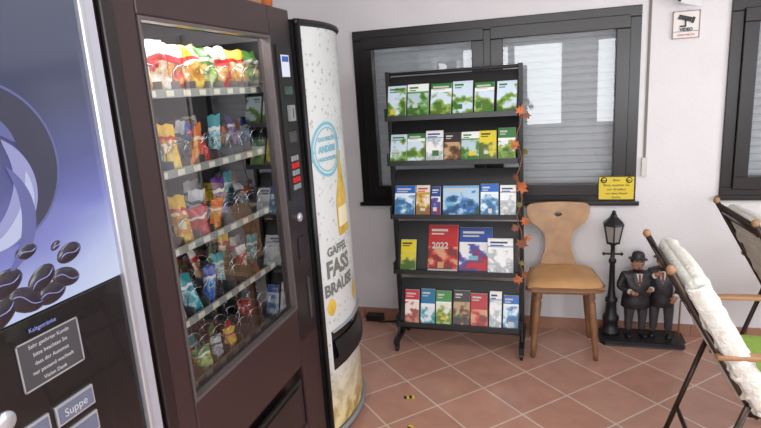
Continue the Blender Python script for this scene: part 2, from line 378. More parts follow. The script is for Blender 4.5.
for i in range(5):
    for j in range(3): o.box(P+.006,P+.01,cy-.03+j*.022,cy-.014+j*.022,1.235+i*.028,1.255+i*.028,redm if i in(1,3) else greyp)
o.lathe([(.018,0),(.018,.008),(.012,.012)],(P,cy,1.12),silver,R=Matrix.Rotation(pi/2,3,'Y'))
o.box(P,P+.003,cy-.03,cy+.04,.95,1.04,black)
o.box(P,P+.004,cy+.02,cy+.035,.68,.86,MATS["dark_steel"])
o.done(.001)
zs=[1.638,1.413,1.187,.965,.765]
o=B("shelves",E); strip=mat("price_strip",c(150,152,148),.4); tag=mat("price_tag",c(222,219,200),.5); shm=mat("shelf_tray",c(130,128,130),.4,metal=.3)
FX=-1.03; SY1=y1-.055
for z in zs:
    o.box(-1.58,FX,gy0-.02,SY1,z-.022,z-.016,shm); o.box(FX,FX+.005,gy0-.02,SY1,z-.026,z-.002,strip)
    yy=gy0+.01
    while yy<SY1-.05: o.box(FX+.005,FX+.0065,yy,yy+.034,z-.023,z-.006,tag); yy+=.08
    yy=gy0+.005
    while yy<SY1: o.box(-1.5,FX,yy-.0015,yy+.0015,z-.016,z+.02,shm); yy+=.08
o.done()
NC=10
o=B("spirals",E)
for si,z in enumerate(zs):
    for k in range(NC):
        yc=gy0+.045+k*.08; R=.034
        if si==0 and k in (0,2,4): continue
        pts=[(FX-.008-.36*t,yc+R*math.cos(2*pi*7*t+1),z+.02+R+R*math.sin(2*pi*7*t+1)-.02) for t in [i/84 for i in range(85)]]
        o.tube(pts,.002,chrome,4,False)
o.done()
packs=[cover("pack_white_red",c(225,215,205),c(200,30,35),c(235,230,225),c(215,180,130),c(190,35,40),scale=26,split=(.3,.42)),
 cover("pack_yellow",c(230,185,60),c(195,50,40),c(232,200,90),c(205,140,50),c(240,225,190),scale=26),
 cover("pack_green",c(90,140,60),c(235,235,220),c(205,215,150),c(110,150,60),c(220,190,120),scale=26),
 cover("pack_red",c(185,25,35),c(225,215,210),c(170,25,30),c(190,60,40),scale=40),
 cover("pack_blue",c(40,85,175),c(220,225,235),c(50,105,190),c(150,190,220),scale=40),
 cover("pack_brown",c(90,50,40),c(205,160,80),c(80,45,38),c(140,80,45),c(190,160,120),scale=40),
 cover("pack_purple",c(95,50,135),c(230,230,235),c(105,60,145),c(160,130,170),scale=40),
 cover("pack_orange",c(225,115,35),c(240,220,180),c(215,105,45),c(230,170,90),scale=40),
 cover("pack_silver",c(200,200,205),c(60,60,70),c(190,190,195),c(150,150,155),scale=40),
 cover("pack_teal",c(50,150,155),c(230,230,235),c(60,160,175),c(180,220,220),scale=40),
 cover("pack_cream_red",c(235,225,205),c(205,35,35),c(190,40,35),c(225,170,90),c(235,225,210),split=(.3,.45),scale=22)]
def bag(o,x,y,z,w_,h_,d,m,tilt=0,yaw=0,roll=0):
    R=Matrix.Rotation(yaw,3,'Z')@Matrix.Rotation(-tilt,3,'Y')@Matrix.Rotation(roll,3,'X')
    for sgn in (1,-1):
        def fn(u,v):
            q=(max(0,math.sin(pi*u))**.55)*(max(0,math.sin(pi*v))**.5)
            wr=noise.noise(Vector((u*5+y*40,v*5+z*30,sgn+x*9)))
            wob=d*.3*wr
            ed=.03*w_*noise.noise(Vector((v*6,y*30,sgn*0+u*2)))
            return Vector((x,y,z))+R@Vector((sgn*(d*.5*q+ wob*q)+.15*d*wr,(u-.5)*(w_*(1-.1*math.sin(pi*v)))+ed,v*h_+.02*h_*math.sin(u*11+y*50)*(v>.5)))
        o.grid(fn,10,11,m)
o=B("snack_packs",E)
for k,(yy,mi_,w_,h_,rl) in enumerate([(1.24,0,.105,.165,.12),(1.315,10,.125,.15,-.1),(1.40,0,.13,.155,.1),(1.49,10,.13,.155,-.12),(1.58,1,.11,.15,.1),(1.67,2,.12,.15,-.1),(1.76,10,.12,.155,.1),(1.86,1,.12,.15,0),(1.95,2,.11,.15,0)]):
    for j in range(3): bag(o,FX-.045-j*.085-.012*(k%2),yy,zs[0]-.016,w_,h_,.06,packs[mi_ if j==0 else (mi_+j)%3],.14,random.uniform(-.3,.3),rl)
rows=[[6,4,1,7,3,3,8,None,5,3],[5,7,1,3,7,None,5,None,7,5],[4,8,9,4,None,8,None,9,8,None],[5,1,2,8,1,2,None,2,None,None]]
for ri,row in enumerate(rows):
    z=zs[ri+1]-.015
    for k,mi_ in enumerate(row):
        if mi_ is None: continue
        yy=gy0+.045+k*.08
        for j in range(4 if ri<3 else 2):
            if k>4 and j==0: continue
            hh=random.uniform(.10,.155) if ri<3 else random.uniform(.06,.09)
            bag(o,FX-.025-j*.07,yy+random.uniform(-.006,.006),z,random.uniform(.052,.074),hh,random.uniform(.02,.036),packs[mi_ if j<1 else (mi_+j)%10],random.uniform(-.3,.3),random.uniform(-.5,.5),random.uniform(-.15,.15))
o.done()
il=area("cabinet_led",(-1.06,1.55,1.855),(0,-.45,0),.06,.75,3.2,(.95,.97,1)); il.parent=E
E=empty("cardboard_box",(0,0,0)); o=B("carton",E); kraft=mat("cardboard",c(150,112,78),.8,var=.08)
o.box(-1.2,-1.0,1.80,1.95,TOP+.001,TOP+.09,kraft); o.box(-1.0,-.9985,1.82,1.9,TOP+.02,TOP+.07,shirt); o.box(-1.11,-1.09,1.7999,1.9501,TOP+.05,TOP+.092,mat("packing_tape",c(190,170,130),.3)); o.done(.002)
o=B("paper_cup_stack"); o.lathe([(.028,0),(.036,.075),(.038,.077),(.038,.083),(.037,.085)],(-1.02,2.01,TOP),mat("cup_orange",c(200,110,60),.5),18); o.done()
# ---------------------------------------------------------------- drink machine
E=empty("drinks_vending_machine"); a0,a1=2.085,2.625
def xs(y):
    u=(y-a0)/(a1-a0); return -.945+.062*math.sin(pi*min(max(u,0),1))**.8-.035*u
def outline(inset=0,n=20):
    pts=[(-1.62,a0+inset),(-1.62,a1-inset)]
    for i in range(n+1):
        y=a1-inset+(a0-a1+2*inset)*i/n; pts.append((xs(y)-inset,y))
    return pts
dw=bpy.data.materials.new("drink_print"); dw.use_nodes=True; nt=dw.node_tree; L=nt.links; b=nt.nodes["Principled BSDF"]; b.inputs["Roughness"].default_value=.3
tc=nt.nodes.new("ShaderNodeTexCoord"); vo=nt.nodes.new("ShaderNodeTexVoronoi"); vo.inputs["Scale"].default_value=32; L.new(tc.outputs["Object"],vo.inputs[0])
r=nt.nodes.new("ShaderNodeValToRGB"); r.color_ramp.elements[0].position=.12; r.color_ramp.elements[0].color=c(156,160,160); r.color_ramp.elements[1].position=.3; r.color_ramp.elements[1].color=c(200,203,203); L.new(vo.outputs[0],r.inputs[0])
sp=nt.nodes.new("ShaderNodeSeparateXYZ"); L.new(tc.outputs["Object"],sp.inputs[0])
r2=nt.nodes.new("ShaderNodeMapRange"); r2.inputs[1].default_value=.42; r2.inputs[2].default_value=.1; L.new(sp.outputs[2],r2.inputs[0])
n=nt.nodes.new("ShaderNodeTexNoise"); n.inputs["Scale"].default_value=14; L.new(tc.outputs["Object"],n.inputs["Vector"])
r3=nt.nodes.new("ShaderNodeValToRGB"); r3.color_ramp.elements[0].position=.4; r3.color_ramp.elements[0].color=c(176,146,70); r3.color_ramp.elements[1].position=.6; r3.color_ramp.elements[1].color=c(222,208,160); L.new(n.outputs[0],r3.inputs[0])
mx=nt.nodes.new("ShaderNodeMix"); mx.data_type='RGBA'; L.new(r2.outputs[0],mx.inputs[0]); L.new(r.outputs[0],mx.inputs[6]); L.new(r3.outputs[0],mx.inputs[7]); L.new(mx.outputs[2],b.inputs["Base Color"])
o=B("cabinet",E); o.extr(outline(.004),lambda a,b_,d:(a-.006,b_,d),.02,1.885,black); 
o.extr([(-1.6,a0+.02),(-1.6,a1-.02),(-1.05,a1-.02),(-1.05,a0+.02)],lambda a,b_,d:(a,b_,d),0,.02,black); o.done()
o=B("printed_front",E)
ya,yb=a0+.022,a1-.012
def band(z0,z1,m,off=.002,yA=ya,yB=yb,nu=18,nv=1):
    o.grid(lambda u,v:(xs(yA+(yB-yA)*u)+off,yA+(yB-yA)*u,z0+(z1-z0)*v),nu,nv,m)
band(.55,1.86,dw); band(.07,.36,dw); band(.36,.55,dw,yA=ya,yB=2.14,nu=4); band(.36,.55,dw,yA=2.55,yB=yb,nu=4)
o.done()
o=B("dispensing_slot",E)
band(.36,.55,glossb,off=.0015,yA=2.14,yB=2.55)
o.grid(lambda u,v:(xs(2.15+.39*u)+.004+.022*math.sin(pi*v*.5+.2),2.15+.39*u,.50-.11*v),14,6,blackm)
o.grid(lambda u,v:(xs(2.14+.41*u)+.003+.012*(1-v),2.14+.41*u,.545+.008*v),14,1,silver)
o.done()
o=B("edge_trims",E)
o.tube([(xs(a0)+.006,a0+.012,.03),(xs(a0)+.012,a0+.012,1.885)],.012,blackm,8)
o.tube([(xs(a1)+.002,a1-.008,.03),(xs(a1)+.004,a1-.008,1.885)],.009,silver,8)
pts=[(xs(a0+(a1-a0)*i/20)+.004,a0+(a1-a0)*i/20,1.875) for i in range(21)]
o.tube(pts,.012,blackm,8); o.tube([(p[0],p[1],.05) for p in pts],.014,greyp,8)
o.done()
stamp=mat("stamp_blue",c(110,172,192),.4); gold=mat("bottle_gold",c(200,168,70),.3,var=.2,vscale=20); greyt=mat("print_grey",c(110,112,105),.4); golddk=mat("bottle_label",c(225,215,180),.4)
def onp(y0,z0,off=.004): return lambda a,b_:(xs(y0+a)+off,y0+a,z0+b_)
o=B("stamp_ring",E)
def ring(cy_,cz_,r0,r1,m,off=.0035,n=40):
    vs=[];fs=[]
    for i in range(n):
        a=2*pi*i/n
        for rr in (r0,r1): y=cy_+rr*math.cos(a); vs.append((xs(y)+off,y,cz_+rr*math.sin(a)))
    for i in range(n): j=(i+1)%n; fs.append((2*i,2*i+1,2*j+1,2*j))
    o.add(vs,fs,m)
ring(2.23,1.36,.105,.118,stamp); ring(2.23,1.36,.09,.096,stamp)
o.done()
text("DAS FRISCHE",.024,onp(2.23,1.405),stamp,"stamp_text_1",E,.001); text("ANDERS",.038,onp(2.23,1.362),stamp,"stamp_text_2",E,.002); text("ALKOHOLFREI",.022,onp(2.23,1.32),stamp,"stamp_text_3",E,.001)
text("GAFFEL",.055,onp(2.25,.91),greyt,"print_text_1",E,.002); text("FASS",.105,onp(2.25,.83),greyt,"print_text_2",E,.004); text("BRAUSE",.075,onp(2.25,.74),greyt,"print_text_3",E,.003)
o=B("bottle_print",E)
def bot(z0,yc,m,sc,off,pr):
    vs=[];fs=[]
    for z,w_ in pr:
        for k in range(5): y=yc+w_*sc*(k/2-1); vs.append((xs(y)+off,y,z0+z*sc))
    for i in range(len(pr)-1):
        for k in range(4): fs.append((i*5+k,i*5+k+1,i*5+6+k,i*5+5+k))
    o.add(vs,fs,m)
bot(.96,2.34,gold,1.0,.003,[(0,.06),(.02,.07),(.1,.072),(.17,.07),(.22,.05),(.27,.028),(.34,.022),(.35,.027),(.38,.027)])
bot(1.0,2.34,golddk,1.0,.004,[(0,.06),(.09,.06)])
bot(.60,2.43,gold,.5,.003,[(0,.02),(.05,.07),(.1,.09),(.15,.07),(.2,.02)])
bot(.62,2.16,gold,.4,.003,[(0,.02),(.05,.07),(.1,.09),(.15,.07),(.2,.02)])
o.done()
# ---------------------------------------------------------------- brochure rack
E=empty("brochure_rack"); rx0,rx1=-.885,-.135
o=B("posts_and_feet",E)
for x in (rx0,rx1):
    o.box(x-.012,x+.012,3.185,3.225,.06,1.69,blackm)
    o.box(x-.015,x+.015,3.04,3.40,.055,.085,blackm)
    o.tube([(x,3.13,.085),(x,3.15,.14),(x,3.19,.2)],.008,blackm)
    for yy in (3.07,3.37):
        o.tube([(x-.009,yy,.024),(x+.009,yy,.024)],.024,black,14); o.box(x-.014,x+.014,yy-.012,yy+.012,.03,.057,blackm)
o.tube([(rx0,3.205,1.675),(rx1,3.205,1.675)],.009,blackm); o.tube([(rx0,3.205,.1),(rx1,3.205,.1)],.009,blackm)
o.done(.002)
tz=[1.435,1.18,.865,.525,.185]; th=[.225,.225,.25,.27,.24]
o=B("tier_trays",E); lipm=mat("tray_lip",c(40,41,43),.35)
for z,h in zip(tz,th):
    Yb=lambda t:3.125+.10*t
    o.add([(rx0+.012,Yb(0)+.004,z-.01),(rx1-.012,Yb(0)+.004,z-.01),(rx1-.012,Yb(1)+.004,z+h),(rx0+.012,Yb(1)+.004,z+h),(rx0+.012,Yb(0)+.012,z-.01),(rx1-.012,Yb(0)+.012,z-.01),(rx1-.012,Yb(1)+.012,z+h),(rx0+.012,Yb(1)+.012,z+h)],[(0,1,2,3),(7,6,5,4),(0,4,5,1),(2,6,7,3),(1,5,6,2),(0,3,7,4)],black)
    o.box(rx0+.012,rx1-.012,3.075,3.215,z-.018,z-.01,blackm)
    o.box(rx0+.005,rx1-.005,3.070,3.075,z-.020,z+.008,lipm)
    o.box(rx0+.004,rx0+.012,3.07,3.22,z-.020,z+.05,blackm); o.box(rx1-.012,rx1-.004,3.07,3.22,z-.020,z+.05,blackm)
o.done(.001)
SK=c(205,222,235)
CV=dict(
 g=cover("cover_green_hills",c(196,216,228),c(196,216,228),c(50,105,30),c(115,155,50),SK,smooth=True,split=(.05,.06),scale=16),
 h=cover("cover_hills_header",c(45,120,55),c(235,238,235),c(60,115,35),c(135,165,65),SK,smooth=True,split=(.16,.26),scale=16),
 i=cover("cover_white_hills",c(236,238,234),c(80,150,60),c(45,105,40),c(100,150,65),c(180,200,210),smooth=True,split=(.22,.27),scale=20),
 g2=cover("cover_green_header",c(40,115,50),c(240,240,235),c(85,125,45),c(150,170,70),c(225,230,235),split=(.3,.36),scale=28),
 y=cover("cover_yellow",c(220,200,40),c(220,200,40),c(60,105,45),c(130,140,60),c(210,195,60),smooth=True,split=(.34,.38)),
 b=cover("cover_blue",c(35,100,185),c(235,238,240),c(40,100,165),c(120,170,205),c(215,230,240),smooth=True,split=(.24,.30)),
 s=cover("cover_seascape",c(110,165,215),c(110,165,215),c(45,80,40),c(50,110,175),c(170,200,220),smooth=True,split=(.06,.07),scale=18),
 r=cover("cover_red",c(180,25,32),c(180,25,32),c(110,45,40),c(185,35,38),c(205,150,110),smooth=True,split=(.45,.46),scale=14),
 m=cover("cover_blue_red",c(25,65,145),c(225,225,228),c(190,22,35),c(40,80,160),c(225,225,225),smooth=True,split=(.32,.36),scale=14),
 w=cover("cover_white",c(234,234,232),c(150,170,190),c(226,226,226),c(185,195,198),c(235,235,235),smooth=True,split=(.2,.24)),
 d=cover("cover_dark",c(50,40,42),c(50,40,42),c(40,32,36),c(120,80,45),c(185,155,120),smooth=True,split=(.3,.31)),
 t=cover("cover_teal",c(15,115,160),c(240,240,240),c(25,125,135),c(90,175,185),c(225,230,235),smooth=True,split=(.4,.5)),
 p=cover("cover_pink",c(205,40,60),c(240,235,235),c(205,140,120),c(170,70,70),c(240,225,215),smooth=True,split=(.28,.34)),
 o=cover("cover_ochre",c(225,215,195),c(200,150,60),c(150,100,45),c(210,170,90),c(225,215,195),smooth=True,split=(.22,.3)),
 gr=cover("cover_lower_green",c(60,140,60),c(235,235,230),c(70,130,50),c(165,180,70),c(225,225,215),smooth=True,split=(.3,.35)))
paper=mat("paper_edge",c(225,222,215),.8); pgreen=mat("print_green",c(50,110,50),.5); pblue=mat("print_navy",c(40,60,120),.5)
data=[(0,.178,[(387,410,'g'),(411,433,'i'),(434,455,'h'),(456,476,'g'),(477,496,'h'),(498,517,'g')]),
 (1,.168,[(390,408,'g'),(408,427,'h'),(428,446,'w'),(446,463,'d'),(463,481,'i'),(481,498,'y'),(499,516,'g2')]),
 (2,.172,[(392,414,'b'),(415,430,'o'),(431,441,'m'),(443,480,'s'),(481,499,'b'),(500,516,'w')]),
 (3,.19,[(395,412,'y')]),(3,.255,[(424,456,'r'),(457,491,'m')]),(3,.20,[(487,513,'w')]),
 (4,.20,[(397,413,'p'),(414,430,'t'),(431,448,'gr'),(449,467,'d'),(468,486,'r'),(487,500,'w'),(501,517,'b')])]
o=B("brochures",E)
for ti,h,lst in data:
    z=tz[ti]
    for i,(p0,p1,k) in enumerate(lst):
        xa=-.875+(p0-390)*.00569+.002; xb=-.875+(p1-390)*.00569-.002
        xa=max(xa,rx0+.016); hh=h*random.uniform(.93,1.05); xb=min(xb,rx1-.016)
        if k=='s': hh=h*.98
        yb0=3.085+.006*(i%2) if ti!=3 else (3.088 if h<.25 else 3.10); sl=.075*hh/.2
        if (p0,p1)==(487,513): yb0=3.08
        z0=z-.009; rl=random.uniform(-.004,.004)
        fr=[(xa,yb0,z0),(xb,yb0,z0),(xb+rl,yb0+sl,z0+hh),(xa+rl,yb0+sl,z0+hh)]
        bk=[(p[0],p[1]+.012,p[2]) for p in fr]
        o.quad(fr,CV[k]); o.add(fr+bk,[(4,7,6,5),(0,4,5,1),(1,5,6,2),(2,6,7,3),(3,7,4,0)],paper)
        def on(u,v,e=.0012): return (xa+(xb-xa)*u+rl*v,yb0+sl*v-e,z0+hh*v)
        lm={'g':pgreen,'i':pgreen,'s':shirt,'w':pblue,'y':black,'o':redm}.get(k,shirt)
        u1=random.uniform(.5,.88)
        for (v0,v1,ue) in [(.87,.92,u1),(.80,.83,u1*.8)]:
            o.quad([on(.1,v0),on(ue,v0),on(ue,v1),on(.1,v1)],lm)
        q=random.random()
        if q<.75:
            u0=random.uniform(.06,.5); v0=random.uniform(.06,.4); du=random.uniform(.2,.42); dvv=random.uniform(.06,.2)
            o.quad([on(u0,v0),on(u0+du,v0),on(u0+du,v0+dvv),on(u0,v0+dvv)],random.choice([yellow,shirt,stamp,tan,pgreen,pblue] if ti>1 else [shirt,pgreen,shirt,pgreen,yellow]))
        if q<.5:
            o.quad([on(.0,.0),on(1,.0),on(1,.06),on(.0,.06)],random.choice([shirt,pgreen,pblue,redm] if ti>1 else [shirt,pgreen]))
o.done()
text("2022",.05,lambda a,b_:(-.605+a,3.145+b_*.37,.665+b_),shirt,"brochure_title_1",E,.001)
# ---------------------------------------------------------------- autumn garland
def leaf(o,ct,sz,m,R):
    pr=[(0,-.5),(.12,-.2),(.45,-.3),(.38,-.02),(.62,.2),(.3,.22),(.26,.45),(.12,.38),(0,.75),(-.12,.38),(-.26,.45),(-.3,.22),(-.62,.2),(-.38,-.02),(-.45,-.3),(-.12,-.2)]
    vs=[Vector(ct)]+[Vector(ct)+R@Vector((a*sz,.12*sz*abs(a)*2-.05*sz,b_*sz)) for a,b_ in pr]
    n=len(pr); o.add(vs,[(0,1+i,1+(i+1)%n) for i in range(n)],m)
lo=mat("leaf_orange",c(184,104,58),.6,var=.25,vscale=60); lb=mat("leaf_brown",c(130,78,52),.6,var=.2,vscale=60); lg=mat("leaf_olive",c(120,115,60),.6,var=.2,vscale=60)
o=B("autumn_leaf_garland",E)
vine=[(-.14+.015*math.sin(i*1.3),3.06+.006*math.cos(i),1.46-.045*i) for i in range(24)]
o.tube(vine,.003,lb,6)
for i,(x,z,sz,m_) in enumerate([(-.13,1.44,.055,lo),(-.10,1.41,.04,lb),(-.16,1.26,.05,lo),(-.11,1.22,.04,lg),(-.13,1.03,.07,lo),(-.16,1.08,.04,lb),(-.11,.84,.055,lo),(-.16,.80,.045,lb),(-.13,.71,.065,lb),(-.10,.74,.04,lo),(-.15,.50,.055,lo),(-.11,.53,.045,lb),(-.13,.60,.035,lg),(-.14,.93,.035,lg)]):
    leaf(o,(x,3.05+.01*(i%2),z),sz,m_,Matrix.Rotation(random.uniform(-.9,.9),3,'Y')@Matrix.Rotation(random.uniform(-.7,.7),3,'Z'))
o.done()
# ---------------------------------------------------------------- wooden chair
E=empty("wooden_chair",(.095,3.27,0)); E.rotation_euler=(0,0,math.radians(3))
o=B("seat",E)
def rr(w0,w1,d,rad=.05,n=5):
    cs=[(-w0/2,-d/2),(w0/2,-d/2),(w1/2,d/2),(-w1/2,d/2)]; out=[]
    for i,(x,y) in enumerate(cs):
        cx_=x+(rad if x<0 else -rad); cy_=y+(rad if y<0 else -rad); st=[pi,1.5*pi,0,.5*pi][i]
        for k in range(n+1): a=st+.5*pi*k/n; out.append((cx_+rad*math.cos(a),cy_+rad*math.sin(a)))
    return out
o.extr(rr(.42,.36,.38),lambda a,b_,d:(a,b_,d),.425,.455,woodd); o.done(.006)
o=B("seat_pad",E)
def pad(u,v):
    a=(u-.5)*2; b_=(v-.5)*2; w_=.215-.035*(b_*.5+.5)
    ed=(1-abs(a)**6)*(1-abs(b_)**6)
    rx=a*w_*(1-.06*b_*b_); ry=b_*.19*(1-.05*a*a)
    return (rx,ry-.01,.456+.026*max(ed,0)**.5+.008*math.cos(a*1.5)-.022*max(0,-b_-.6)+.004*noise.noise(Vector((a*2,b_*2,1))))
o.grid(pad,18,18,tan); o.done()
o=B("legs",E)
for sx_,sy_ in ((-1,-1),(1,-1),(-1,1),(1,1)):
    t=Vector((sx_*.14,sy_*.12,.43)); b0=Vector((sx_*.175,sy_*.15,.004))
    ts=[0,.15,.18,.21,.5,.8,.85,.9,1]; rs=[.021,.024,.018,.023,.022,.017,.019,.015,.013]
    o.tube([t.lerp(b0,k) for k in ts],rs,woodd,12)
o.box(-.16,.16,-.14,.14,.395,.425,woodd)
o.done()
o=B("backrest",E)
side=[(.06,.862),(.12,.858),(.165,.852),(.182,.838),(.182,.80),(.172,.765),(.150,.735),(.12,.712),(.095,.69),(.08,.66),(.074,.62),(.078,.57),(.095,.52),(.108,.48),(.11,.44)]
hole=[(.022*math.cos(a),.79+.015*math.sin(a)) for a in [-pi/2+pi*i/8 for i in range(9)]]
bk=lambda a,b_,d:(a-.015,d+.155+(b_-.45)*.11,b_)
for s_ in (1,-1):
    poly=[(0,.864)]+side+[(0,.44)]+hole
    poly=[(s_*a,b_) for a,b_ in poly]
    o.extr(poly if s_>0 else poly[::-1],bk,-.011,.011,wood)
o.done()
# ---------------------------------------------------------------- signs
E=empty("no_smoking_sign")
o=B("plate",E); o.box(.30,.50,3.505,3.511,.865,1.008,yellow)
for (a,b_,p,q) in [(.30,.50,.865,.869),(.30,.50,1.004,1.008),(.30,.303,.865,1.008),(.497,.5,.865,1.008)]: o.box(a,b_,3.503,3.505,p,q,black)
for xx in (.33,.47):
    o.lathe([(.018,0),(.018,.001)],(xx,3.504,.985),black,R=Matrix.Rotation(pi/2,3,'X')); o.lathe([(.013,0),(.013,.002)],(xx,3.504,.985),yellow,R=Matrix.Rotation(pi/2,3,'X')); o.box(xx-.014,xx+.014,3.5,3.502,.983,.987,black)
o.done()
for i,(s_,z_,sz) in enumerate([("Bitte",.985,.02),("Bitte rauchen Sie",.955,.021),("nur draußen",.930,.021),("vor dem Haus!",.905,.02),("Danke",.882,.018)]):
    text(s_,sz,lambda a,b_:(.40+a,3.5025,z_+b_),black,"sign_text_%d"%i,E)
E=empty("video_surveillance_sign")
o=B("plate",E); ofw=mat("sign_offwhite",c(225,220,215),.5); o.box(.665,.80,3.54,3.546,1.765,1.91,ofw); o.box(.672,.793,3.538,3.54,1.800,1.804,greyp)
for (a,b_,p,q) in [(.665,.80,1.765,1.769),(.665,.80,1.906,1.91),(.665,.669,1.765,1.91),(.796,.80,1.765,1.91)]: o.box(a,b_,3.537,3.54,p,q,mat("sign_grey_edge",c(150,120,115),.5))
R=Matrix.Translation((.73,0,1.87))@Matrix.Rotation(.3,4,'Y')
o.box(-.038,.028,3.534,3.538,-.012,.012,black,R); o.box(.03,.044,3.534,3.538,-.016,.016,black,R); o.box(.725,.732,3.534,3.538,1.83,1.865,black); o.box(.70,.732,3.534,3.538,1.826,1.834,black)
o.done()
text("VIDEO",.022,lambda a,b_:(.733+a,3.536,1.812+b_),black,"sign_text_0",E,.001); text("überwacht",.02,lambda a,b_:(.733+a,3.536,1.785+b_),redm,"sign_text_1",E)
E=empty("surveillance_camera")
o=B("housing",E); R=Matrix.Translation((.735,3.47,1.955))@Matrix.Rotation(.25,4,'Y')@Matrix.Rotation(.3,4,'X')
o.box(-.05,.05,-.025,.025,-.018,.018,white,R); o.box(-.056,.056,-.028,.028,.018,.022,greyp,R); o.tube([R@Vector((-.05,0,0)),R@Vector((-.062,0,0))],.014,black,14); o.tube([(.75,3.48,1.96),(.76,3.54,1.985)],.008,white); o.box(.735,.785,3.54,3.55,1.955,2.005,white); o.done(.003)
E=empty("shutter_strap"); o=B("strap",E); o.box(.545,.559,3.543,3.546,1.02,2.03,mat("strap_grey",c(120,116,110),.8))
o.box(.537,.568,3.53,3.55,1.0,1.11,mat("strap_box",c(200,198,192),.5)); o.box(.537,.568,3.535,3.55,2.0,2.05,MATS["strap_box"]); o.done(.003)
# ---------------------------------------------------------------- figurine with street lamp
E=empty("comedian_duo_figurine",(0,0,0)); bx0,bx1,by0,by1=.325,.785,3.34,3.52
o=B("base",E); 
pl=[(bx0+.02,by0),(bx1-.02,by0),(bx1,by0+.03),(bx1,by1-.02),(bx1-.02,by1),(bx0+.02,by1),(bx0,by1-.02),(bx0,by0+.03)]
o.extr(pl,lambda a,b_,d:(a,b_,d),0,.035,iron); o.done(.006)
o=B("street_lamp_post",E); lx,ly=.385,3.45
o.lathe([(.055,0),(.055,.02),(.045,.03),(.04,.08),(.048,.09),(.048,.11),(.034,.13),(.03,.2),(.036,.21),(.036,.225),(.024,.24),(.018,.3),(.015,.45),(.022,.46),(.022,.475),(.013,.485),(.012,.56),(.026,.575),(.034,.59)],(lx,ly,.035),iron,18)
o.tube([(lx-.05,ly,.545),(lx+.05,ly,.545)],.006,iron); o.ell((lx-.05,ly,.545),(.01,.01,.01),iron); o.ell((lx+.05,ly,.545),(.01,.01,.01),iron)
def hexp(r,z): return [(lx+r*math.cos(pi/3*k+pi/6),ly+r*math.sin(pi/3*k+pi/6),z) for k in range(6)]
def frus(r0,z0_,r1,z1_,m):
    o.add(hexp(r0,z0_)+hexp(r1,z1_),[(k,(k+1)%6,(k+1)%6+6,k+6) for k in range(6)]+[(5,4,3,2,1,0),(6,7,8,9,10,11)],m)
frus(.036,.62,.056,.725,lampglass); frus(.042,.612,.042,.622,iron); frus(.066,.725,.062,.737,iron); frus(.062,.737,.022,.775,iron); frus(.022,.775,.018,.79,iron); o.ell((lx,ly,.80),(.012,.012,.014),iron)
A=hexp(.037,.62);C_=hexp(.058,.727)
for p,q in zip(A,C_): o.tube([p,q],.004,iron,6)
o.done()
